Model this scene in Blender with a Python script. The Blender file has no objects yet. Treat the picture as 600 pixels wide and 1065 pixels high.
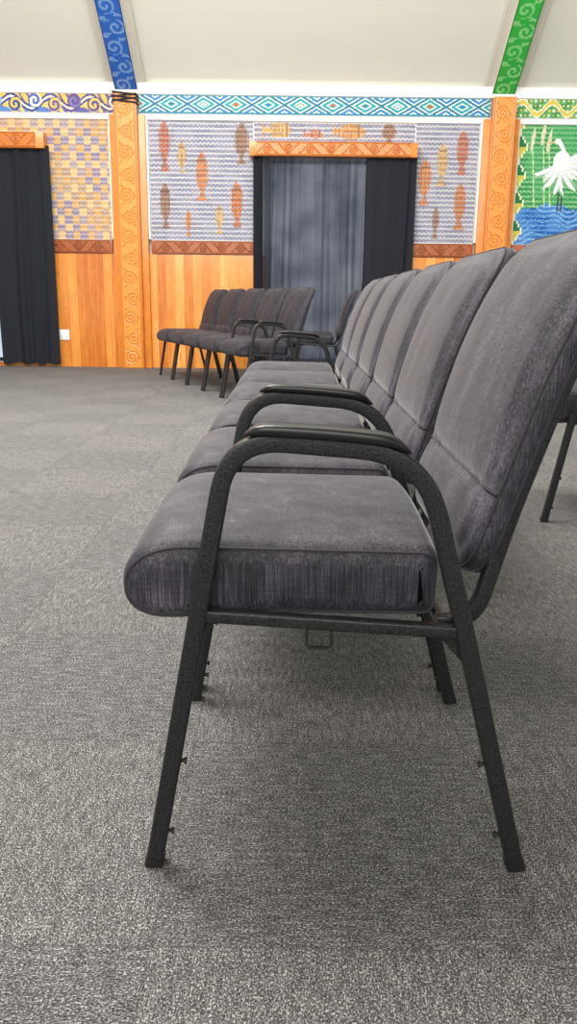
import bpy, bmesh, math, random
from mathutils import Vector, Euler, Quaternion, Matrix
random.seed(4)
S = bpy.context.scene
C = S.collection
F = 850.0; PITCH = math.radians(14.5); ROLL = math.radians(0.7); H = 0.8
WY = 10.0

# ---------------------------------------------------------------- camera
cam = bpy.data.cameras.new('camera'); co = bpy.data.objects.new('camera', cam); C.objects.link(co)
cam.sensor_fit = 'VERTICAL'; cam.sensor_height = 36.0; cam.lens = F/1065*36
cam.clip_start = 0.02
co.rotation_mode = 'QUATERNION'
co.rotation_quaternion = Euler((math.pi/2-PITCH, 0, 0)).to_quaternion() @ Quaternion((0, 0, 1), ROLL)
co.location = (0, 0, H)
S.camera = co
S.view_settings.view_transform = 'Standard'

def P(px, py, Y=WY):
    """photo measurement -> (x, z) on the wall plane at distance Y"""
    dx, dy = px-300, py-532.5
    c, s = math.cos(-ROLL), math.sin(-ROLL)
    rx, ry = dx*c-dy*s, dx*s+dy*c
    xr, yr = rx/F, -ry/F
    cp, sp = math.cos(PITCH), math.sin(PITCH)
    t = Y/(cp+yr*sp)
    return xr*t, H+t*(-sp+yr*cp)
def Z(py, px=300): return P(px, py)[1]
def X(px, py): return P(px, py)[0]

# ---------------------------------------------------------------- materials
def lin(c):
    return tuple(((v/255)/12.92 if v/255 <= .04045 else ((v/255+.055)/1.055)**2.4) for v in c)
class NT:
    def __init__(s, name):
        s.m = bpy.data.materials.new(name); s.m.use_nodes = True
        s.t = s.m.node_tree; s.b = s.t.nodes['Principled BSDF']; s.out = s.t.nodes['Material Output']
    def n(s, typ): return s.t.nodes.new(typ)
    def l(s, a, b): s.t.links.new(a, b)
    def noise(s, vec, scale, detail=3, rough=.6, mapscale=None, rot=None):
        if mapscale or rot:
            mp = s.t.nodes.new('ShaderNodeMapping')
            if mapscale: mp.inputs['Scale'].default_value = mapscale
            if rot: mp.inputs['Rotation'].default_value = rot
            s.l(vec, mp.inputs[0]); vec = mp.outputs[0]
        x = s.t.nodes.new('ShaderNodeTexNoise'); x.inputs['Scale'].default_value = scale
        x.inputs['Detail'].default_value = detail; x.inputs['Roughness'].default_value = rough
        s.l(vec, x.inputs['Vector']); return x.outputs['Fac']
    def math(s, op, a, b=None, c=None):
        x = s.t.nodes.new('ShaderNodeMath'); x.operation = op
        for i, v in enumerate((a, b, c)):
            if v is None: continue
            if isinstance(v, (int, float)): x.inputs[i].default_value = v
            else: s.l(v, x.inputs[i])
        return x.outputs[0]
    def ramp(s, fac, stops):
        x = s.t.nodes.new('ShaderNodeValToRGB'); e = x.color_ramp.elements
        while len(e) < len(stops): e.new(.5)
        for i, (p, c) in enumerate(stops): e[i].position = p; e[i].color = (*c, 1)
        s.l(fac, x.inputs[0]); return x.outputs[0]
    def mix(s, fac, a, b, blend='MIX'):
        x = s.t.nodes.new('ShaderNodeMix'); x.data_type = 'RGBA'; x.blend_type = blend
        if isinstance(fac, (int, float)): x.inputs[0].default_value = fac
        else: s.l(fac, x.inputs[0])
        for i, v in ((6, a), (7, b)):
            if isinstance(v, tuple): x.inputs[i].default_value = (*v, 1)
            else: s.l(v, x.inputs[i])
        return x.outputs[2]
    def bump(s, h, strength=.3, dist=.002):
        x = s.t.nodes.new('ShaderNodeBump'); x.inputs['Strength'].default_value = strength
        x.inputs['Distance'].default_value = dist
        s.l(h, x.inputs['Height']); s.l(x.outputs[0], s.b.inputs['Normal'])
    def obj(s): return s.n('ShaderNodeTexCoord').outputs['Object']
    def base(s, c):
        if isinstance(c, tuple): s.b.inputs['Base Color'].default_value = (*c, 1)
        else: s.l(c, s.b.inputs['Base Color'])
    def rough(s, v): s.b.inputs['Roughness'].default_value = v

def m_fabric(name, k=1.0, sheen=.36):
    t = NT(name); o = t.obj()
    a = t.noise(o, 1, 2, .5, (560, 560, 16))      # upright slub
    b = t.noise(o, 1, 2, .5, (20, 560, 560))      # threads running front to back
    c = t.noise(o, 1, 2, .5, (560, 30, 560))      # cross threads
    big = t.noise(o, 18, 5, .70, (1, 1, .4)); patch = t.noise(o, 6, 3, .6)
    f = t.math('ADD', t.math('MULTIPLY', a, .58), t.math('MULTIPLY', b, .15))
    f = t.math('ADD', f, t.math('MULTIPLY', c, .27))
    f = t.math('ADD', t.math('MULTIPLY', f, .58), t.math('MULTIPLY', big, .31))
    f = t.math('ADD', f, t.math('MULTIPLY', patch, .11))
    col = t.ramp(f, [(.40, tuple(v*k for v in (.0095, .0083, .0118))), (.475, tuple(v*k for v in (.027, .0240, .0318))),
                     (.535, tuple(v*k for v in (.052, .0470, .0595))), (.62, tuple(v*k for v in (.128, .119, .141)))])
    t.base(col); t.rough(.6)
    t.b.inputs['Sheen Weight'].default_value = sheen; t.b.inputs['Sheen Roughness'].default_value = .3
    t.b.inputs['Specular IOR Level'].default_value = .3
    t.bump(f, .4, .002); return t.m
def m_frame():
    t = NT('hammered_black_powder_coat'); o = t.obj()
    n = t.noise(o, 300, 2)
    t.base(t.ramp(n, [(.35, (.008, .008, .009)), (.65, (.034, .034, .036))]))
    t.b.inputs['Metallic'].default_value = .2; t.rough(.34); t.bump(n, .45, .001); return t.m
def m_flat(name, c, r=.6, metal=0, nz=.06, scale=40):
    t = NT(name); n = t.noise(t.obj(), scale, 3)
    t.base(t.ramp(n, [(.3, tuple(v*(1-nz) for v in c)), (.7, tuple(min(1, v*(1+nz)) for v in c))]))
    t.rough(r); t.b.inputs['Metallic'].default_value = metal; return t.m
def m_carpet():
    t = NT('loop_pile_carpet_tiles'); o = t.obj()
    ch = t.n('ShaderNodeTexChecker'); ch.inputs['Scale'].default_value = 2.0
    mp = t.n('ShaderNodeMapping'); mp.inputs['Location'].default_value = (.17, .13, .25); t.l(o, mp.inputs[0])
    t.l(mp.outputs[0], ch.inputs[0])
    a = t.noise(o, 1, 2, .7, (230, 480, 100)); b = t.noise(o, 1, 2, .7, (480, 230, 100))
    mxf = t.n('ShaderNodeMix'); t.l(ch.outputs['Fac'], mxf.inputs[0]); t.l(a, mxf.inputs[2]); t.l(b, mxf.inputs[3])
    f = mxf.outputs[0]
    a2 = t.noise(o, 1, 4, .75, (26, 124, 50)); b2 = t.noise(o, 1, 4, .75, (124, 26, 50))
    mx2 = t.n('ShaderNodeMix'); t.l(ch.outputs['Fac'], mx2.inputs[0]); t.l(a2, mx2.inputs[2]); t.l(b2, mx2.inputs[3])
    spk = t.noise(o, 380, 1, .5)
    f2 = t.math('ADD', t.math('MULTIPLY', f, .48), t.math('MULTIPLY', spk, .31))
    f2 = t.math('ADD', f2, t.math('MULTIPLY', mx2.outputs[0], .21))
    big = t.noise(o, 1.1, 3); mid = t.noise(o, 1, 4, .75, (34, 13, 20))
    col = t.ramp(f2, [(.40, (.0235, .0232, .0232)), (.47, (.080, .0785, .0762)), (.53, (.155, .1515, .1455)), (.61, (.49, .478, .455))])
    sh = t.ramp(big, [(.3, (.94, .94, .945)), (.7, (1.045, 1.04, 1.032))])
    col = t.mix(1.0, col, sh, 'MULTIPLY')
    sh2 = t.ramp(mid, [(.28, (.84, .84, .844)), (.72, (1.15, 1.147, 1.14))])
    col = t.mix(1.0, col, sh2, 'MULTIPLY')
    tint = t.mix(ch.outputs['Fac'], (.95, .95, .958), (1.045, 1.038, 1.027))
    col = t.mix(1.0, col, tint, 'MULTIPLY')
    sx = t.n('ShaderNodeSeparateXYZ'); t.l(mp.outputs[0], sx.inputs[0])
    def seam(v):
        fr = t.math('FRACT', t.math('MULTIPLY', v, 2.0)); d = t.math('ABSOLUTE', t.math('SUBTRACT', fr, .5))
        return t.math('GREATER_THAN', d, .4963)
    sm = t.math('MAXIMUM', seam(sx.outputs[0]), seam(sx.outputs[1]))
    col = t.mix(t.math('MULTIPLY', sm, .30), col, (.045, .044, .042))
    t.base(col); t.rough(.95); t.b.inputs['Specular IOR Level'].default_value = .1
    t.bump(f2, .35, .003); return t.m
def m_boards():
    t = NT('varnished_tongue_and_groove'); o = t.obj()
    sx = t.n('ShaderNodeSeparateXYZ'); t.l(o, sx.inputs[0])
    u = t.math('MULTIPLY', sx.outputs[0], 1/.105)
    fr = t.math('FRACT', u); cell = t.math('FLOOR', u)
    wn = t.n('ShaderNodeTexWhiteNoise'); wn.noise_dimensions = '1D'; t.l(cell, wn.inputs['W'])
    of = t.n('ShaderNodeCombineXYZ'); t.l(t.math('MULTIPLY', wn.outputs['Value'], 37), of.inputs[2])
    va = t.n('ShaderNodeVectorMath'); t.l(o, va.inputs[0]); t.l(of.outputs[0], va.inputs[1])
    g = t.noise(va.outputs[0], 1, 4, .65, (34, 34, 1.6)); kn = t.noise(va.outputs[0], 1, 2, .5, (16, 16, 7))
    f = t.math('ADD', t.math('MULTIPLY', g, .50), t.math('MULTIPLY', wn.outputs['Value'], .30))
    f = t.math('ADD', f, t.math('MULTIPLY', kn, .20))
    col = t.ramp(f, [(.26, lin((186, 98, 32))), (.44, lin((216, 130, 48))), (.58, lin((233, 154, 68))), (.76, lin((247, 190, 110)))])
    kd = t.math('GREATER_THAN', kn, .71)
    col = t.mix(t.math('MULTIPLY', kd, .45), col, lin((150, 76, 28)))
    gr = t.math('LESS_THAN', fr, .05)
    col = t.mix(t.math('MULTIPLY', gr, .28), col, lin((130, 68, 22)))
    t.base(col); t.rough(.18); t.b.inputs['Coat Weight'].default_value = .6; t.b.inputs['Coat Roughness'].default_value = .10; return t.m
def m_attr(name, r=.6, spec=.3):
    t = NT(name); a = t.n('ShaderNodeAttribute'); a.attribute_name = 'Col'
    n = t.noise(t.obj(), 30, 3); sh = t.ramp(n, [(.3, (.9, .9, .9)), (.7, (1.05, 1.05, 1.05))])
    t.base(t.mix(1.0, a.outputs['Color'], sh, 'MULTIPLY')); t.rough(r)
    t.b.inputs['Specular IOR Level'].default_value = spec; return t.m
def m_curtain(name, dif, tr, fac, open_=0):
    t = NT(name); o = t.obj(); n = t.noise(o, 1, 3, .6, (260, 260, 90))
    d = t.n('ShaderNodeBsdfDiffuse'); r = t.n('ShaderNodeBsdfTranslucent')
    t.l(t.ramp(n, [(.3, tuple(v*.8 for v in dif)), (.7, tuple(v*1.2 for v in dif))]), d.inputs[0])
    r.inputs[0].default_value = (*tr, 1)
    mx = t.n('ShaderNodeMixShader'); mx.inputs[0].default_value = fac
    t.l(d.outputs[0], mx.inputs[1]); t.l(r.outputs[0], mx.inputs[2]); last = mx.outputs[0]
    if open_:
        tp = t.n('ShaderNodeBsdfTransparent'); tp.inputs[0].default_value = (.85, .88, .95, 1)
        m2 = t.n('ShaderNodeMixShader'); m2.inputs[0].default_value = open_
        t.l(last, m2.inputs[1]); t.l(tp.outputs[0], m2.inputs[2]); last = m2.outputs[0]
    t.l(last, t.out.inputs[0]); return t.m

M = dict(
    fabric=m_fabric('slate_chenille', 1.0), fabric_dark=m_fabric('slate_chenille_darker', .66, .12),  # fabric_dark: darker copy of the chenille, for chairs outside the long row
    piping=m_flat('slate_piping', (.028, .025, .031), .8), stitch=m_flat('dark_stitching', (.012, .011, .014), .85),
    frame=m_frame(), pad=m_flat('black_arm_plastic', (.008, .008, .009), .32, nz=.2, scale=300),
    foot=m_flat('black_foot_plastic', (.01, .01, .01), .5), steel=m_flat('dark_zinc_wire', (.05, .048, .04), .35, .7),
    carpet=m_carpet(), plaster=m_flat('pale_grey_green_plaster', lin((233, 232, 220)), .8, nz=.015, scale=3),
    batten=m_flat('beige_ceiling_board', lin((214, 209, 196)), .7, nz=.015, scale=3),
    white=m_flat('white_gloss_paint', lin((236, 236, 232)), .5, nz=.02),
    boards=m_boards(), paint=m_attr('painted_pattern', .55), carved=m_attr('carved_varnished_wood', .30, .5),
    weave=m_attr('woven_lattice', .8, .1), orange=m_flat('orange_varnished_wood', lin((220, 134, 52)), .28, nz=.14, scale=9),
    brown=m_flat('reddish_stained_wood', lin((158, 80, 36)), .45, nz=.12, scale=9),
    dark_curtain=m_curtain('blackout_cloth', lin((44, 46, 51)), lin((60, 64, 72)), .08),
    sheer=m_curtain('sheer_slate_cloth', lin((46, 49, 56)), lin((134, 138, 152)), .48, .06),
    alu=m_flat('dark_window_aluminium', (.03, .03, .035), .4, .5), lash=m_flat('black_cord', (.015, .014, .016), .8),
    outlet=m_flat('white_plastic', lin((240, 240, 236)), .35),
    slot=m_flat('dark_slot', (.02, .02, .02), .6))
def m_glass(name, c0, c1, e):
    t = NT(name); t.base((.3, .32, .34))
    gn = t.noise(t.obj(), 2.6, 2, .5)
    t.l(t.ramp(gn, [(.38, c0), (.62, c1)]), t.b.inputs['Emission Color'])
    t.b.inputs['Emission Strength'].default_value = e; return t.m
M['glass'] = m_glass('daylit_glass', (.34, .38, .42), (1, 1, 1), 1.4)
M['shade_glass'] = m_glass('shaded_glass', (.22, .30, .40), (.42, .54, .68), .8)

# ---------------------------------------------------------------- mesh helpers
CACHE = {}
def mesh_of(name, bm, mat, smooth=True):
    bmesh.ops.recalc_face_normals(bm, faces=bm.faces[:])
    me = bpy.data.meshes.new(name); bm.to_mesh(me); bm.free()
    me.materials.append(M[mat])
    if smooth:
        for p in me.polygons: p.use_smooth = True
        try: me.set_sharp_from_angle(angle=math.radians(42))
        except Exception: pass
    return me
def put(name, me, parent=None, loc=(0, 0, 0)):
    o = bpy.data.objects.new(name, me); C.objects.link(o); o.location = loc
    if parent: o.parent = parent
    return o
def tag(o, label=None, cat=None, group=None, kind=None):
    for k, v in (('label', label), ('category', cat), ('group', group), ('kind', kind)):
        if v: o[k] = v
    return o
def empty(name, loc, rz=0):
    o = bpy.data.objects.new(name, None); C.objects.link(o); o.location = loc
    o.rotation_euler = (0, 0, rz); o.empty_display_size = .1; return o
def box(bm, x0, x1, y0, y1, z0, z1, bev=0):
    r = bmesh.ops.create_cube(bm, size=1)
    for v in r['verts']:
        v.co = Vector(((x0+x1)/2+v.co.x*(x1-x0), (y0+y1)/2+v.co.y*(y1-y0), (z0+z1)/2+v.co.z*(z1-z0)))
    if bev:
        es = {e for v in r['verts'] for e in v.link_edges}
        bmesh.ops.bevel(bm, geom=list(es), offset=bev, segments=2, affect='EDGES', profile=.6)
def boxpart(name, dims, mat, parent, bev=0):
    bm = bmesh.new(); box(bm, *dims, bev); return put(name, mesh_of(name, bm, mat, bev > 0), parent)
def rrect(a, b, r, n=5, m=6):
    r = max(min(r, a, b), .0005); pts = []
    cs = [(a-r, b-r, 0), (-(a-r), b-r, 90), (-(a-r), -(b-r), 180), (a-r, -(b-r), 270)]
    for i, (cx, cy, a0) in enumerate(cs):
        arc = [(cx+r*math.cos(math.radians(a0+90*k/n)), cy+r*math.sin(math.radians(a0+90*k/n))) for k in range(n+1)]
        pts += arc
        nx, ny, na = cs[(i+1) % 4][0], cs[(i+1) % 4][1], cs[(i+1) % 4][2]
        q = (nx+r*math.cos(math.radians(na)), ny+r*math.sin(math.radians(na)))
        for k in range(1, m):
            f = k/m; pts.append((arc[-1][0]*(1-f)+q[0]*f, arc[-1][1]*(1-f)+q[1]*f))
    return pts
def bridge(bm, rings, cap=True, closed=False):
    n = len(rings[0]); vs = [[bm.verts.new(p) for p in r] for r in rings]
    for a, b in zip(vs, vs[1:]+([vs[0]] if closed else [])):
        for i in range(n):
            bm.faces.new((a[i], a[(i+1) % n], b[(i+1) % n], b[i]))
    if cap and not closed:
        bm.faces.new(vs[0][::-1]); bm.faces.new(vs[-1])
def fillet(pts, rads, n=8):
    out = [Vector(pts[0])]
    for i in range(1, len(pts)-1):
        p = Vector(pts[i]); a = (Vector(pts[i-1])-p); b = (Vector(pts[i+1])-p)
        r = rads[i-1]; la, lb = a.length, b.length; a.normalize(); b.normalize()
        d = min(r, la*.49 if i > 1 else la*.95, lb*.49 if i < len(pts)-2 else lb*.95)
        p0, p1 = p+a*d, p+b*d
        for k in range(n+1):
            t = k/n; out.append(p0*(1-t)**2+p*2*t*(1-t)+p1*t*t)
    out.append(Vector(pts[-1])); return out
def sweep_xz(bm, pts, y, hw, hh, r=.0042):
    rings = []
    for i, p in enumerate(pts):
        T = (pts[min(i+1, len(pts)-1)]-pts[max(i-1, 0)]).normalized(); N = Vector((-T.y, T.x))
        rings.append([Vector((p.x+N.x*u, y+v, p.y+N.y*u)) for u, v in rrect(hw, hh, r, 3, 1)])
    bridge(bm, rings)
def tube(bm, pts, r, n=8, closed=False):
    pts = [Vector(p) for p in pts]; rings = []; ref = None
    rs = r if isinstance(r, (list, tuple)) else [r]*len(pts)
    for i, p in enumerate(pts):
        if closed: T = pts[(i+1) % len(pts)]-pts[i-1]
        else: T = pts[min(i+1, len(pts)-1)]-pts[max(i-1, 0)]
        T.normalize()
        if ref is None: ref = T.orthogonal().normalized()
        ref = (ref-T*ref.dot(T)).normalized(); B = T.cross(ref)
        rings.append([p+ref*rs[i]*math.cos(2*math.pi*k/n)+B*rs[i]*math.sin(2*math.pi*k/n) for k in range(n)])
    bridge(bm, rings, closed=closed)

# ---------------------------------------------------------------- the chair (faces -x, origin on the floor under its middle)
OX = .074
LY = .255
SEATW = .2405
def seat_profile():
    pts = []
    NX, NZ = -.229, .4215                # tip of the nose
    for k in range(0, 13):               # top of the nose, rolling down to the tip
        a = math.radians(90+90*k/12); e = .86
        pts.append((-.126+.103*math.copysign(abs(math.cos(a))**e, math.cos(a)), NZ+.0605*abs(math.sin(a))**e))
    for k in range(1, 10):               # tip, bulging down and tucked under
        a = math.radians(180+90*k/9); e = .82
        pts.append((-.158-.071*abs(math.cos(a))**e, NZ-.0525*abs(math.sin(a))**e))
    for k in range(1, 9): pts.append((-.158+(.185+.158)*k/9, .369+.0095*min(1, k/4)))
    for k in range(0, 7):
        a = math.radians(-90+90*k/6); pts.append((.185+.022*math.cos(a), .4005+.022*math.sin(a)))
    for k in range(0, 7):
        a = math.radians(90*k/6); pts.append((.180+.027*math.cos(a), .451+.027*math.sin(a)))
    for k in range(1, 9): pts.append((.180+(-.126-.180)*k/9, .478+(.482-.478)*k/9))
    return [(x-OX, z) for x, z in pts]
def inset(pts, d):
    out = []; n = len(pts)
    for i in range(n):
        a, b = Vector(pts[i-1]), Vector(pts[(i+1) % n]); T = (b-a)
        if T.length < 1e-9: out.append(pts[i]); continue
        T.normalize(); N = Vector((-T.y, T.x))
        out.append((pts[i][0]+N.x*d, pts[i][1]+N.y*d))
    return out
def seat_bulge(y, z):
    t = max(0, min(1, (z-.44)/.04)); t = t*t*(3-2*t)
    return .023*t*(1-abs(y/SEATW)**2.4)
def bm_seat():
    bm = bmesh.new(); prof = seat_profile(); r = .030; st = []
    for k in range(0, 9):
        a = math.radians(90*(1-k/8)); st.append((-(SEATW-r)-r*math.sin(a), r*(1-math.cos(a))))
    mid = [(-(SEATW-r)+2*(SEATW-r)*k/16, 0) for k in range(1, 16)]
    st = st+mid+[(-y, d) for y, d in st[::-1]]
    rings = []
    for y, d in st:
        rings.append([Vector((x, y, z+seat_bulge(y, z))) for x, z in inset(prof, d)])
    bridge(bm, rings); return bm
def bm_seat_piping(s):
    bm = bmesh.new(); prof = seat_profile(); y = s*(SEATW-.0095)
    tube(bm, [Vector((x, y, z+seat_bulge(y, z))) for x, z in inset(prof, .0082)], .0025, 6, True)
    return bm
BC = Vector((.325-OX, 0, .674)); BD = Vector((.312, 0, .950)).normalized(); BN = Vector((-BD.z, 0, BD.x))
BA, BB, BR, BT, BE = .250, .252, .070, .036, .0175
SEAMV = -.128
def sstep(x): x = max(0, min(1, x)); return x*x*(3-2*x)
def back_map(u, v, w):
    curve = .028*(max(0, v)/BB)**2 + .004*(min(0, v)/BB)**2
    return BC+Vector((0, u, 0))+BD*v+BN*(w-curve)
def pad_h(u, v):
    """front relief: an upper pad and a lower one, with a stitched crease between"""
    eu = max(0, 1-(abs(u)/BA)**4)
    up = max(0, (v-SEAMV))*max(0, BB-v)/((BB-SEAMV)/2)**2
    lo_ = max(0, (SEAMV-v))*max(0, v+BB)/((BB+SEAMV)/2)**2
    h = .023*up**.40 if v > SEAMV else .018*lo_**.40
    return eu**.5*h
def bm_back():
    bm = bmesh.new(); lay = []
    def ring(d, w, relief=0, n=1):
        return [back_map(u, v, w+relief*pad_h(u, v)) for u, v in rrect(BA-d, BB-d, max(BR-d, .004), 6, 36)]
    hb = BT/2
    N = 7; mx = min(BA, BB)
    inner = [(BE+(mx-BE-.004)*k/N, k/N) for k in range(1, N+1)]
    for d, q in inner[::-1]: lay.append(ring(d, -(hb+.003*(1-(1-q)**2))))
    for k in range(5, -1, -1):
        a = math.radians(90*k/5); lay.append(ring(BE*(1-math.cos(a)), -(hb-BE+BE*math.sin(a))))
    for k in range(0, 6):
        a = math.radians(90*k/5); lay.append(ring(BE*(1-math.cos(a)), hb-BE+BE*math.sin(a), .3*(k/5)**2))
    N = 46
    for k in range(1, N+1):
        d = BE+(mx-BE-.004)*k/N; lay.append(ring(d, hb, .3+.7*sstep((d-BE)/.03)))
    bridge(bm, lay); return bm
def bm_back_piping(w):
    bm = bmesh.new()
    tube(bm, [back_map(u, v, w) for u, v in rrect(BA-.004, BB-.004, BR-.004, 6, 10)], .0022, 6, True)
    return bm
def bm_back_seam():
    bm = bmesh.new()
    tube(bm, [back_map(u, SEAMV, BT/2+.0028-.009*max(0, abs(u)/BA-.90)/.1) for u in [BA*.985*(k/16-1) for k in range(33)]], .0034, 6)
    return bm
def L(*p): return [(x-OX, z) for x, z in p]
TW = .0124
def bm_leg(front, s):
    bm = bmesh.new()
    pts = L((-.189, .006), (-.1175, .405)) if front else L((.337, .006), (.2365, .385))
    a, b = Vector(pts[0]), Vector(pts[1])
    sweep_xz(bm, [a+(b-a)*k/4 for k in range(5)], s*LY, TW, .012); return bm
def bm_foot(front, s):
    bm = bmesh.new(); pts = L((-.1902, .0), (-.1875, .014)) if front else L((.3386, .0), (.335, .014))
    sweep_xz(bm, [Vector(p) for p in pts], s*LY, .0133, .0129, .003); return bm
def bm_stud(front, s, z):
    bm = bmesh.new()
    x = (-.189+.180*z+TW) if front else (.337-.267*z-TW)
    sg = 1 if front else -1
    c = Vector((x-OX, s*LY, z)); e = Vector((sg, 0, 0))
    tube(bm, [c-e*.004, c+e*.0035, c+e*.0037, c+e*.0068], [.003, .003, .005, .005], 8)
    return bm
def bm_arm(s):
    bm = bmesh.new()
    pts = fillet(L((-.1175, .405), (-.077, .630), (.172, .612), (.2365, .385)), (.072, .085), 10)
    sweep_xz(bm, pts, s*LY, TW, .012); return bm
def bm_pad(s):
    bm = bmesh.new(); n = 16; rings = []
    for k in range(n+1):
        f = k/n; x = -.057+(.156+.057)*f
        z = .6405-.072*(x+.05)+(.003*math.sin(f*math.pi)) - .014*max(0, (f-.82)/.18)**2 - .008*max(0, (.12-f)/.12)**2
        e = math.sqrt(max(.08, 1-(2*f-1)**8))
        rings.append([Vector((x-OX, s*LY+v*(.75+.25*e), z+.0015+u)) for u, v in rrect(.0078*e, .0210*e, .0062, 3, 1)])
    bridge(bm, rings); return bm
def bm_side_rail(s):
    bm = bmesh.new(); a, b = Vector(L((-.120, .3890))[0]), Vector(L((.236, .3685))[0])
    sweep_xz(bm, [a, (a+b)/2, b], s*LY, .0085, .0095, .003); return bm
def bm_gusset(s):
    bm = bmesh.new(); y = s*(LY-.004)
    v = [bm.verts.new((x-OX, y+d, z)) for d in (-.002, .002) for x, z in ((.196, .372), (.240, .368), (.252, .318), (.246, .316))]
    bm.faces.new(v[:4]); bm.faces.new(v[4:][::-1])
    for i in range(4): bm.faces.new((v[i], v[4+i], v[4+(i+1) % 4], v[(i+1) % 4]))
    return bm
def bm_crossbar(x, z, r=.0095, h=LY):
    bm = bmesh.new(); tube(bm, [(x-OX, -h, z), (x-OX, h, z)], r, 10); return bm
def bm_upright(s):
    bm = bmesh.new()
    pts = fillet(L((.205, .3735), (.257, .369), (.294, .520), (.347, .690), (.380, .785)), (.05, .06, .05), 8)
    sweep_xz(bm, pts, s*(LY-.026), .0105, .0105, .004); return bm
def bm_hook():
    bm = bmesh.new(); x0, x1 = .027-OX, .060-OX; y = -LY-.006
    pts = [(x0, y+.02, .374), (x0, y, .372), (x0, y-.002, .352), (x0+.004, y-.002, .346), (x1-.004, y-.002, .346), (x1, y-.002, .352), (x1, y, .372), (x1, y+.02, .374)]
    tube(bm, pts, .0028, 6)
    return bm
def part(key, name, fn, mat, parent):
    key = (key, mat)
    if key not in CACHE: CACHE[key] = mesh_of(name, fn(), mat)
    return put(name, CACHE[key], parent)
def make_chair(loc, rz, arms, label, group=None, fab='fabric'):
    root = empty('banquet_chair', loc, rz); tag(root, label, 'chair', group)
    seat = part('seat', 'seat', bm_seat, fab, root)
    bk = part('back', 'backrest', bm_back, fab, root)
    for s in (-1, 1):
        part(('seatp', s), 'piping', lambda: bm_seat_piping(s), 'piping', seat)
        part(('backp', s), 'piping', lambda: bm_back_piping(s*(BT/2-.006)), 'piping', bk)
    part('seam', 'seam', bm_back_seam, 'stitch', bk)
    part('cb1', 'crossbar', lambda: bm_crossbar(-.108, .377), 'frame', root)
    part('cb2', 'crossbar', lambda: bm_crossbar(.215, .366), 'frame', root)
    for s in (-1, 1):
        rl = part(('rail', s), 'side_rail', lambda: bm_side_rail(s), 'frame', root)
        part(('gus', s), 'gusset', lambda: bm_gusset(s), 'frame', rl)
        part(('upr', s), 'back_upright', lambda: bm_upright(s), 'frame', root)
        for fr in (True, False):
            lg = part(('leg', fr, s), 'leg', lambda: bm_leg(fr, s), 'frame', root)
            part(('foot', fr, s), 'foot_cap', lambda: bm_foot(fr, s), 'foot', lg)
            for z in (.054, .168): part(('stud', fr, s, z), 'stud', lambda: bm_stud(fr, s, z), 'foot', lg)
        if s in arms:
            ar = part(('arm', s), 'armrest', lambda: bm_arm(s), 'frame', root)
            part(('pad', s), 'arm_pad', lambda: bm_pad(s), 'pad', ar)
    part('hook', 'linking_hook', bm_hook, 'steel', root)
    return root

PITCHW = .565
main = ['grey upholstered armchair at the near end of the long row, closest to the viewer',
        'second chair in the long row, just beyond the nearest armchair',
        'third chair along the long central row, counted from the nearest armchair',
        'fourth chair along the long central row, counted from the nearest armchair',
        'fifth chair along the long central row, next to the far armrest chair',
        'chair at the far end of the long row with one armrest on its far side']
for i in range(6):
    arms = (-1, 1) if i == 0 else ((1,) if i == 5 else ())
    make_chair((OX+random.uniform(-.004, .004)*(i > 0), 1.287+PITCHW*i, 0), 0, arms, main[i], 'long central row of chairs')
far = ['dark chair with two armrests at the near end of the angled far row',
       'second chair of the angled far row, beside its armchair',
       'middle chair of the angled far row in front of the wooden wall',
       'fourth chair of the angled far row, one before its left end',
       'leftmost chair of the angled far row, closest to the carved post']
a = math.radians(22)
for i in range(5):
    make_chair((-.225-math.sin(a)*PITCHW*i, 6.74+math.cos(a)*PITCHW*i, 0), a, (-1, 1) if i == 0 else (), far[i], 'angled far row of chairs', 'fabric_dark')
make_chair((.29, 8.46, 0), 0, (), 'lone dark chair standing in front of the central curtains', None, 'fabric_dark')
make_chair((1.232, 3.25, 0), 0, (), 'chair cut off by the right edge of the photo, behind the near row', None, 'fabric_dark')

# ---------------------------------------------------------------- room shell
def struct(name, bm, mat): return tag(put(name, mesh_of(name, bm, mat, False)), kind='structure')
WB = WY+.024
bm = bmesh.new(); box(bm, -9, 9, -5, 10.2, -.1, 0); struct('floor', bm, 'carpet')
bm = bmesh.new(); box(bm, -9, 9, WB, WY+.2, 0, 3.4); struct('wall_back', bm, 'white')
SL = math.tan(math.radians(35)); CZ = Z(88)
bm = bmesh.new()
prof = [(WY+.2, CZ-.2*SL), (2.5, CZ+(WY-2.5)*SL), (-5, CZ)]
lo = [[bm.verts.new((x, y, z)) for y, z in prof] for x in (-9, 9)]
hi = [[bm.verts.new((x, y, z+.15)) for y, z in prof] for x in (-9, 9)]
for k in range(2):
    bm.faces.new((lo[0][k], lo[0][k+1], lo[1][k+1], lo[1][k])); bm.faces.new((hi[0][k], hi[0][k+1], hi[1][k+1], hi[1][k]))
for q in (0, 2): bm.faces.new((lo[0][q], hi[0][q], hi[1][q], lo[1][q]))
for e in (0, 1):
    for k in range(2): bm.faces.new((lo[e][k], hi[e][k], hi[e][k+1], lo[e][k+1]))
struct('ceiling', bm, 'plaster')
ZR0, ZR1 = Z(266), Z(252)
ZF0, ZF1 = Z(121), Z(101)
ZP1 = Z(127)
bm = bmesh.new(); box(bm, -9, 9, WY-.03, WB, 0, ZR0); struct('trim_1', bm, 'boards')
bm = bmesh.new(); box(bm, -9, 9, WY-.045, WB, ZP1, ZF0, .006); struct('trim_2', bm, 'white')
bm = bmesh.new(); box(bm, -9, 9, WY-.07, WB, ZF1, CZ-.01, .008); struct('trim_3', bm, 'white')

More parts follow.
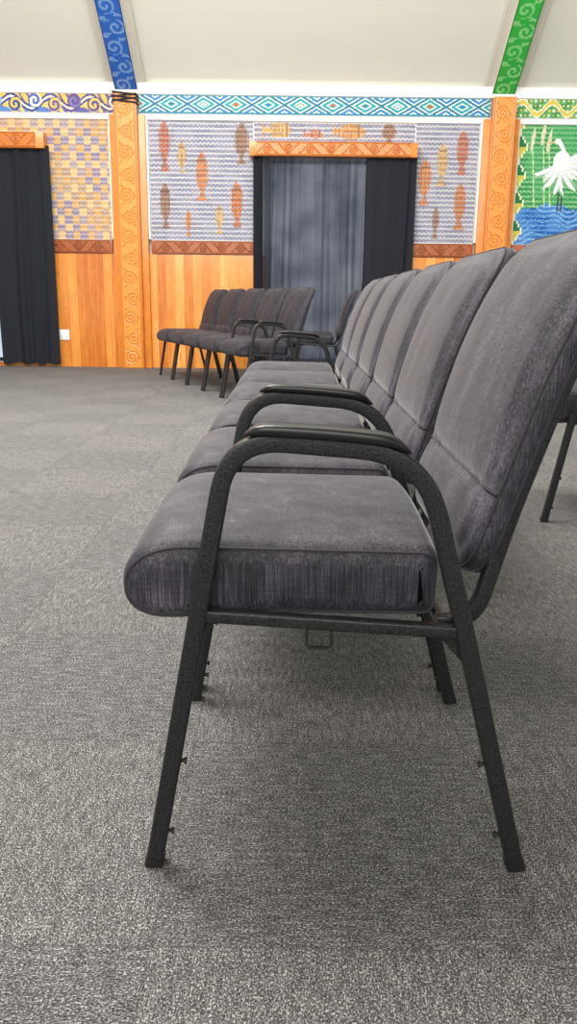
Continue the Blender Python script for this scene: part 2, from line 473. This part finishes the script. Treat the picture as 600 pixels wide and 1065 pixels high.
# ---------------------------------------------------------------- coloured relief sheets
def sheet(name, O, U, V, N, W, Hh, cell, fn, mat, parent=None, hfn=None):
    nu, nv = max(2, round(W/cell)), max(2, round(Hh/cell))
    O, U, V, N = map(Vector, (O, U, V, N)); verts = []; faces = []; cols = []
    for j in range(nv+1):
        for i in range(nu+1):
            u, v = W*i/nu, Hh*j/nv
            verts.append(O+U*u+V*v+N*(hfn(u, v) if hfn else 0))
    for j in range(nv):
        for i in range(nu):
            k = j*(nu+1)+i; faces.append((k, k+1, k+nu+2, k+nu+1))
            c = lin(fn(W*(i+.5)/nu, Hh*(j+.5)/nv)); cols += [*c, 1]*4
    me = bpy.data.meshes.new(name); me.from_pydata(verts, [], faces)
    at = me.color_attributes.new('Col', 'FLOAT_COLOR', 'CORNER'); at.data.foreach_set('color', cols)
    me.materials.append(M[mat]); me.update()
    return put(name, me, parent)
def mixc(a, b, f): return tuple(a[i]*(1-f)+b[i]*f for i in range(3))
def spiral(u, v, cx, cy, R, turns=2.2, hand=1):
    dx, dy = u-cx, v-cy; r = math.hypot(dx, dy)
    if r > R: return 0
    th = math.atan2(dy, dx)*hand/(2*math.pi)
    return 1 if ((r/R*turns-th) % 1) < .45 else 2
def carve(u, v, W, per):
    k = math.floor(v/per); f = v-k*per; h = 1 if k % 2 else -1
    s = spiral(u, f, W/2+h*W*.08, per*.5, min(W*.36, per*.44), 2.3, h)
    if s: return 1 if s == 1 else 0
    d = abs((u-W/2)-h*W*.33*math.cos(2*math.pi*f/per))
    return 1 if d < W*.045 or (abs(u-W*.04) < W*.025) or (abs(u-W*.96) < W*.025) else 0
def carved_board(name, x0, x1, y, z0, z1, depth, c0, c1, label, cat, group=None, vertical=False, per=None, back='orange'):
    root = empty(name, ((x0+x1)/2, y, z0)); tag(root, label, cat, group)
    W, Hh = x1-x0, z1-z0
    bm = bmesh.new(); box(bm, -W/2, W/2, -depth+.006, 0, 0, Hh, .006); put('board', mesh_of('board', bm, back), root)
    if vertical: fn = lambda u, v: carve(u, v, W*.92, per)
    else: fn = lambda u, v: carve(v, u, Hh*.92, per)
    sheet('carving', (-W*.46, -depth, Hh*.04 if not vertical else .01), (1, 0, 0), (0, 0, 1), (0, -1, 0), W*.92, Hh*.92 if not vertical else Hh-.02,
          .0085, lambda u, v: c1 if fn(u, v) else c0, 'carved', root, lambda u, v: -.004 if fn(u, v) else 0)
    return root
PX = [(X(133.5, 110)+X(142, 385))/2, (X(520, 110)+X(512, 258))/2]
for x, lb in zip(PX, ['carved orange wooden post left of the central curtains, under the blue rafter', 'carved orange wooden post behind the chair backs, under the green rafter']):
    r = carved_board('carved_post', x-.125, x+.125, WY-.10, 0, ZF1-.01, .10, (227, 146, 60), (212, 126, 47), lb, 'post', 'carved wall posts', True, .225)
    bm = bmesh.new(); box(bm, -.20, .20, .0, .095, 0, ZF0-.02, .006); put('pilaster', mesh_of('pilaster', bm, 'orange'), r)
    for sx in (-1, 1):      # thin white strips between the pilaster and the woven panels
        boxpart('edge_strip', (sx*.211-.011, sx*.211+.011, .045, .095, ZR1+.012, ZP1-.004), 'white', r, .002)
    if x < 0:   # small cord tie at the head of the post
        zt = ZF1-.012
        for k in range(5):
            bm = bmesh.new(); z = zt-.010-k*.020; s = .014*(1 if k % 2 else -1); d = .110
            loop = [(-.130, .02, z-s), (-.130, -d, z-s), (.130, -d, z+s), (.130, .02, z+s)]
            tube(bm, loop, .0095, 6); put('lashing', mesh_of('lashing', bm, 'lash'), r)
CX0, CX1 = X(262, 240), X(431, 200)
LX = X(62, 300)
G = .226
for x0, x1, lb in ((LX-.1, PX[0]-G, 'carved brown dado rail between the left curtain and the left post'),
                   (PX[0]+G, CX0+.03, 'carved brown dado rail under the panel of orange fish left of the central curtains'),
                   (CX1-.03, PX[1]-G, 'carved brown dado rail right of the central curtains, just above the chair backs'),
                   (PX[1]+G, PX[1]+3.9, 'carved brown dado rail under the green panel at right')):
    carved_board('carved_rail', x0, x1, WY, ZR0, ZR1, .05, (164, 90, 46), (122, 58, 26), lb, 'rail', 'carved dado rails', False, .22, 'brown')
carved_board('carved_lintel', X(260, 157), X(432, 157), WY, Z(165), Z(150), .19, (210, 126, 58), (174, 92, 38), 'carved orange board above the central curtains', 'lintel', None, False, .24)
carved_board('carved_lintel', X(50, 150)-2.2, X(50, 150), WY, Z(160), Z(143.5), .19, (204, 118, 48), (166, 86, 32), 'carved orange board above the dark curtain at the left edge', 'lintel', None, False, .24)

TEAL, RED, WHT, BLU, YEL = (22, 152, 158), (190, 76, 64), (228, 230, 226), (50, 94, 170), (208, 176, 60)
FH = ZF1-ZF0
def f_mid(u, v):
    # turquoise, white and red lattice of interlocking diamonds
    if v < .014 or v > FH-.014: return (30, 128, 156)
    g = v/FH-.5
    p, q = u/.36+g+.5, u/.36-g+.5
    a1, a2 = abs((p % 1)-.5), abs((q % 1)-.5)
    i, j = math.floor(p), math.floor(q)
    m = max(a1, a2)
    if m > .43: return (18, 116, 140)
    if m > .365: return WHT
    if m > .215: return (TEAL, (40, 126, 182))[(i+j) % 2]
    if m > .150: return WHT
    if m > .085: return ((26, 164, 160), (70, 156, 104))[(i+2*j) % 2]
    return (RED, WHT, (44, 104, 170))[(i+j) % 3]
WL = 4.0-.13
def f_left(u, v):
    # flowing curls in yellow, blue and white, turning purple towards the post
    w = FH*(.5+.30*math.sin(2*math.pi*u/.44+.6)); d = (v-w)/FH
    k = math.floor(u/.22); f = u-k*.22
    s = spiral(f, v, .11, FH*(.60 if k % 2 else .40), FH*.38, 1.3, 1 if k % 2 else -1)
    pm = max(0, min(.75, (u-(WL-.95))/.7))
    def o(c): return mixc(c, (96, 70, 132), pm*.9) if c[2] > 120 and c[0] < 200 else mixc(c, (206, 170, 90), pm*.4)
    if s == 1: return o([(222, 190, 76), (234, 230, 216), (222, 190, 76), (150, 178, 214)][k % 4])
    if s == 2: return o([(60, 78, 146), (76, 104, 172), (112, 90, 152), (92, 78, 146)][k % 4])
    if abs(d) < .06: return o((234, 230, 216))
    if abs(d) < .19: return o((46, 62, 130))
    q = math.sin(u*43+d*9)
    if d > 0: return o((222, 190, 74) if q > -.5 else (120, 96, 158))
    return o((88, 132, 196) if q > .1 else (222, 196, 96))
def f_right(u, v):
    a = math.floor(u/.052); b = math.floor(v/(FH/4)); f = (u/.052) % 1; g = (v/(FH/4)) % 1
    d = abs(f-.5)+abs(g-.5)
    w = FH*(.5+.33*math.sin(2*math.pi*u/.34))
    if abs(v-w) < .022: return (214, 190, 80)
    if abs(v-w) < .034: return (238, 238, 224)
    if d < .30: return [(214, 196, 90), (238, 238, 224)][(a+b) % 2]
    return [(84, 154, 76), (112, 176, 104), (60, 136, 84)][(a+2*b) % 3]
for x0, x1, fn, lb in ((PX[0]+.13, PX[1]-.13, f_mid, 'painted turquoise and white diamond frieze above the central curtains'),
                       (PX[0]-4.0, PX[0]-.13, f_left, 'painted frieze of yellow and blue curls left of the blue rafter'),
                       (PX[1]+.13, PX[1]+4.0, f_right, 'painted green and yellow frieze right of the green rafter')):
    r = empty('painted_frieze', ((x0+x1)/2, WY, ZF0)); tag(r, lb, 'frieze', 'painted friezes')
    W = x1-x0; bm = bmesh.new(); box(bm, -W/2, W/2, -.055, 0, 0, FH, .003); put('board', mesh_of('board', bm, 'white'), r)
    sheet('painted_pattern', (-W/2+.004, -.0565, .004), (1, 0, 0), (0, 0, 1), (0, -1, 0), W-.008, FH-.008, .0085, fn, 'paint', r)

# woven panels -----------------------------------------------------
def lath(u, v):
    row = .052; vv = v+.010*abs(math.sin(math.pi*u/.048)); return (vv % row)/row < .38
PALE = (194, 194, 195)
FISH = []
def fish(px, py, L_, Wd, col, horiz=False):
    x, z = P(px, py); FISH.append((x, z, L_, Wd*.86, col, horiz))
OR, BRN, RD, YL = (198, 124, 74), (142, 108, 86), (178, 104, 80), (198, 162, 104)
for a_ in ((171, 152, .54, .075, RD), (210, 184, .52, .085, OR), (189, 165, .34, .055, YL), (172, 215, .50, .07, BRN),
           (251, 150, .46, .09, BRN), (246, 214, .50, .085, (192, 112, 68)), (228, 228, .32, .05, YL), (196, 232, .28, .045, OR),
           (441, 190, .50, .085, OR), (459, 172, .44, .075, YL), (477, 215, .50, .085, (186, 116, 74)), (480, 160, .44, .08, RD),
           (452, 232, .34, .05, BRN), (404, 140, .22, .10, BRN)):
    fish(*a_)
fish(288, 136, .34, .105, YL, True); fish(362, 138, .38, .115, (202, 148, 88), True); fish(326, 141, .22, .06, (186, 126, 94), True)
def p_fish(x, z):
    def f(u, v):
        X_, Z_ = x+u, z+v
        lt = lath(u, v)
        sx_ = (math.floor(X_/.022)+.5)*.022; sz_ = (math.floor(Z_/.026)+.5)*.026      # the weave steps the outlines
        for fx, fz, L_, Wd, c, hz in FISH:
            dx, dz = (sx_-fx, sz_-fz) if not hz else (sz_-fz, sx_-fx)
            t = dz/(L_/2)
            if -1 < t < 1:
                q = (t-.16)/.84
                w = Wd*(1-q*q)**.75 if abs(q) < 1 else 0
                if t < -.55: w = max(w, Wd*.85*(-t-.50)/.5)
                if abs(dx) < w:
                    if .60 < t < .68: return mixc(c, (90, 76, 74), .5)
                    c2 = mixc(c, (96, 74, 66), .34) if (math.floor((dx+dz)/.042)+math.floor((dx-dz)/.042)) % 2 else c
                    if abs(dx) > w*.78: c2 = mixc(c2, (150, 149, 165), .35)
                    return mixc(c2, PALE, .42) if lt else c2
        if lt: return PALE
        return (148, 147, 164) if (int((u+v*.3)/.21)+int(v/.24)) % 2 else (136, 137, 156)
    return f
def p_step(x, z):
    def f(u, v):
        b = math.floor(v/.085); aa = math.floor(u/.085); h = (aa*7+b*13+(aa*b) % 5) % 6
        if (aa+b) % 2: c = (202, 158, 96) if h < 4 else (216, 180, 118)
        else: c = (140, 128, 156) if h < 4 else (162, 146, 154)
        if ((aa+b)//4) % 3 == 0 and (aa+b) % 2 == 0: c = mixc(c, (202, 158, 96), .5)
        if lath(u, v): return mixc(c, (208, 202, 192), .50)
        return mixc(c, (100, 86, 90), .22) if ((u % .085) < .011) else c
    return f
def p_green(x, z):
    WZ = P(580, 216)[1]; bx, bz = P(584, 160); b2 = P(584, 202)[1]
    rx = [P(553, 148), P(564, 142), P(570, 150)]
    edge = X(543, 190)
    def f(u, v):
        X_, Z_ = x+u, z+v
        n1 = math.sin(X_*13+Z_*7)+math.sin(X_*29-Z_*17)*.6+math.sin(Z_*41+X_*5)*.4
        # stepped green and yellow triangles down the left edge
        stp = edge-.10*math.floor(abs((v % .30)-.15)/.15*4)/4
        if X_ < stp: return (206, 194, 84) if (v % .30) < .15 else (44, 124, 70)
        if X_ < stp+.022: return (228, 226, 200)
        # white bird: small head and bill, S neck, full body, plumes fanned loosely behind and below
        hx, hz = bx-.06, bz+.12
        if math.hypot(X_-hx, (Z_-hz)*1.2) < .036: return (240, 240, 236)
        if hx-.14 < X_ < hx-.02 and abs(Z_-hz+.12*(hx-X_)) < .009: return (206, 190, 120)
        tt = (hz-Z_)/(hz-b2)
        if 0 < tt < .45 and abs(X_-(hx+.01+.045*math.sin(tt*7)+.10*tt)) < .026: return (240, 240, 236)
        dx, dz = X_-bx, Z_-(bz-.09)
        if (dx/.10)**2+(dz/.11)**2 < 1: return (244, 244, 240)
        R = math.hypot(dx, dz); th = math.atan2(dx, -dz)
        tw = th-(1.3 if th > 0 else -.7)*R
        ln = .30+.05*math.sin(tw*13)+.025*math.sin(tw*31)
        if -1.15 < th < 2.1 and R < ln:
            st = math.sin(tw*19+.5)+.35*math.sin(tw*43)
            if st > -.9+1.0*(R/ln)**2: return (242, 242, 238)
            return (196, 214, 200) if R < ln*.7 else (134, 184, 144)
        if (abs(X_-bx+.01) < .009 or abs(X_-bx-.035) < .009) and WZ-.05 < Z_ < b2+.02: return (74, 84, 76)
        for qx, qz in rx:
            w_ = .022*(1-((Z_-qz-.02)/.14)**2) if abs(Z_-qz-.02) < .14 else 0
            if abs(X_-qx-.12*(Z_-qz)) < w_: return (214, 206, 176)
            if abs(X_-qx-.10*(qz-Z_)) < .007 and WZ < Z_ < qz: return (186, 214, 160)
        if Z_ < WZ+.03*math.sin(X_*9)+.012*math.sin(X_*31):
            q = v*17+.6*math.sin(u*9+v*6)+.45*math.sin(u*23)
            if q % 1 < .14+.12*math.sin(u*6+v*13): return (150, 186, 218)
            if lath(u, v): return (96, 150, 206)
            return (74, 132, 196) if n1 > .3 else ((58, 116, 186) if n1 > -.5 else (44, 98, 170))
        if lath(u, v): return (118, 184, 128) if n1 > -.4 else (140, 194, 132)
        return (76, 158, 98) if n1 > 0 else (62, 144, 88)
    return f
def panel(x0, x1, z0, z1, fn, label):
    W, Hh = x1-x0, z1-z0
    r = empty('woven_panel', ((x0+x1)/2, WY, z0)); tag(r, label, 'wall panel', 'woven wall panels')
    bm = bmesh.new(); box(bm, -W/2, W/2, -.022, 0, 0, Hh); put('backing', mesh_of('backing', bm, 'white'), r)
    sheet('woven_lattice', (-W/2+.004, -.025, .004), (1, 0, 0), (0, 0, 1), (0, -1, 0), W-.008, Hh-.008, .0100, fn(x0, z0), 'weave', r,
          lambda u, v: 0 if lath(u, v) else -.002)
panel(PX[0]-2.3, PX[0]-G, ZR1, ZP1, p_step, 'woven panel of tan and mauve blocks beside the left post')
panel(PX[0]+G, CX0+.02, ZR1, ZP1, p_fish, 'grey woven panel of orange fish left of the central curtains')
panel(CX0+.02, CX1-.02, Z(150)+.004, ZP1, p_fish, 'low grey woven panel of yellow fish above the central carved board')
panel(CX1-.02, PX[1]-G, ZR1, ZP1, p_fish, 'grey woven panel of orange fish between the black curtain and the right post')
panel(PX[1]+G, PX[1]+2.3, ZR1, ZP1, p_green, 'green woven panel with white plumed bird over blue water')

# rafters ----------------------------------------------------------
def rafter(x, ground, fig, label):
    RL = 7.0; ang = math.radians(35); z0 = Z(100)
    r = empty('painted_rafter', (x, WY-.02, z0)); tag(r, label, 'rafter', 'painted rafters')
    D = Vector((0, -math.cos(ang), math.sin(ang))); N = Vector((0, math.sin(ang), math.cos(ang)))
    dep = (CZ-z0)*math.cos(ang)-.004
    def beam(name, w, n0, n1, l0, mat):
        bm = bmesh.new()
        vs = [bm.verts.new(Vector((sx*w, 0, 0))+D*l+N*n) for l in (l0, RL) for sx, n in ((-1, n0), (1, n0), (1, n1), (-1, n1))]
        bm.faces.new(vs[:4]); bm.faces.new(vs[4:])
        for i in range(4): bm.faces.new((vs[i], vs[4+i], vs[4+(i+1) % 4], vs[(i+1) % 4]))
        put(name, mesh_of(name, bm, mat, False), r)
    w = .125
    beam('beam', w, 0, dep, 0, 'batten')
    beam('backing_board', .21, dep-.035, dep, .10, 'batten')
    def fn(u, v):
        per = .235; k = math.floor(v/per); f = v-k*per; h = 1 if k % 2 else -1; W = 2*w
        if u < .012 or u > W-.012: return tuple(int(q*.75) for q in ground)
        s = spiral(u, f, W*(.5+.13*h), per*.5, W*.36, 1.35, h)
        if s == 1: return fig
        if s == 2: return ground
        s = spiral(u, f, W*(.5-.30*h), per*.04, W*.18, 1.0, -h) or spiral(u, f, W*(.5-.30*h), per*.96, W*.18, 1.0, h)
        if s == 1: return fig
        return fig if abs((u-W/2)+h*W*.38*math.cos(2*math.pi*f/per)) < .022 else ground
    sheet('painted_pattern', Vector((-w, 0, 0))-N*.003, (1, 0, 0), D, -N, 2*w, RL, .0115, fn, 'paint', r)
rafter(PX[0], (46, 104, 196), (122, 164, 220), 'sloping rafter painted blue with pale spirals, above the left post')
rafter(PX[1], (54, 182, 70), (138, 218, 138), 'sloping rafter painted green with pale spirals, above the right post')

# windows and curtains --------------------------------------------
def window(name, x0, x1, z0, z1, bars, bw, glass):
    r = empty(name, ((x0+x1)/2, WY-.03, z0)); tag(r, kind='structure'); W, Hh = x1-x0, z1-z0
    boxpart('pane', (-W/2, W/2, -.006, 0, 0, Hh), glass, r)
    for k in range(bars+1):
        x = -W/2+W*k/bars; boxpart('mullion', (x-bw, x+bw, -.02, 0, 0, Hh), 'alu', r)
    for z in (.03, Hh-.03): boxpart('transom', (-W/2, W/2, -.018, 0, z-.022, z+.022), 'alu', r)
ZL = Z(163)
window('window_1', CX0+.20, CX1-.42, .08, ZL-.03, 2, .018, 'glass')
window('window_2', LX-2.3, LX-.38, .05, ZL-.03, 3, .04, 'shade_glass')
def curtain(x0, x1, y, z0, z1, lam, amp, mat, label, seed, hem=0):
    rnd = random.Random(seed); nx = int((x1-x0)/.007); nz = 34
    ph = [rnd.uniform(0, 6.28) for _ in range(5)]
    r = tag(empty('curtain', ((x0+x1)/2, y, z0)), label, 'curtain')
    bm = bmesh.new(); g = []
    for j in range(nz+1):
        f = j/nz; row = []
        for i in range(nx+1):
            x = x0+(x1-x0)*i/nx; q = x+.035*math.sin(x*9+ph[0])+.016*math.sin(f*4+x*5+ph[3])
            yy = amp*(.75+.25*math.sin(x*6.3+ph[4]))*(math.sin(2*math.pi*q/lam+ph[1])+.45*math.sin(2*math.pi*q/(lam*.57)+ph[2]))*(.6+.4*(1-f))
            row.append(bm.verts.new((x-(x0+x1)/2, yy, (z1-z0)*f+hem*(1-f)*(1+math.sin(2*math.pi*q/lam+ph[1])))))
        g.append(row)
    for j in range(nz):
        for i in range(nx): bm.faces.new((g[j][i], g[j][i+1], g[j+1][i+1], g[j+1][i]))
    put('cloth', mesh_of('cloth', bm, mat), r)
    bm = bmesh.new(); tube(bm, [(-(x1-x0)/2, 0, z1-z0+.004), ((x1-x0)/2, 0, z1-z0+.004)], .011, 8)
    put('curtain_track', mesh_of('curtain_track', bm, 'alu'), r)
XS = X(376, 240)
curtain(CX0+.02, CX0+.135, WY-.115, .03, ZL, .085, .022, 'dark_curtain', 'narrow gathered dark curtain at the left edge of the translucent one', 5)
curtain(CX0+.14, XS+.012, WY-.12, .03, ZL, .095, .040, 'sheer', 'translucent slate curtain in the middle of the wall with daylight behind it', 1)
curtain(XS+.016, CX1, WY-.11, .03, ZL, .16, .024, 'dark_curtain', 'opaque black curtain beside the translucent one, left of the right post', 2)
curtain(X(2, 300), LX, WY-.12, .025, Z(158), .20, .032, 'dark_curtain', 'dark floor-length curtain at the left edge of the photo', 3, .012)

# socket -----------------------------------------------------------
ox, oz = P(67.5, 348)
r = tag(empty('wall_outlet', (ox, WY-.03, oz-.06)), 'small white power outlet on the wooden wall beside the left curtain', 'outlet')
pl = boxpart('face_plate', (-.065, .065, -.014, 0, 0, .12), 'outlet', r, .005)
for sx in (-.03, .03):
    boxpart('switch', (sx-.012, sx+.012, -.017, -.012, .07, .095), 'outlet', r, .002)
    for q in (-.006, .006): boxpart('socket_slot', (sx+q-.0015, sx+q+.0015, -.0145, -.013, .025, .04), 'slot', pl)

# ---------------------------------------------------------------- light
w = bpy.data.worlds.new('world'); S.world = w; w.use_nodes = True
w.node_tree.nodes['Background'].inputs[0].default_value = (.97, .985, 1, 1)
w.node_tree.nodes['Background'].inputs[1].default_value = .84
def area(loc, target, sx, sy, e, col=(1, .975, .94)):  # unseen area light, put in to brighten the room
    l = bpy.data.lights.new('unseen_area_light', 'AREA'); l.shape = 'RECTANGLE'; l.size = sx; l.size_y = sy; l.energy = e; l.color = col
    o = bpy.data.objects.new('unseen_area_light', l); C.objects.link(o); o.location = loc
    o.rotation_euler = (Vector(target)-Vector(loc)).to_track_quat('-Z', 'Y').to_euler()
area((-2.0, 3.8, 5.2), (-1.2, 4.2, 0), 4, 3, 650)       # overhead
area((.6, 3.0, 3.4), (.6, 8.0, 5.2), 6, 2, 165)         # upward fill added to brighten the far slope
area((0, 4.2, 4.6), (0, 10, 1.6), 7, 1.5, 135)          # wash added to brighten the far wall
area((-1, -2.5, 3.0), (0, 2, .3), 5, 2.5, 170)  # added fill from behind the camera
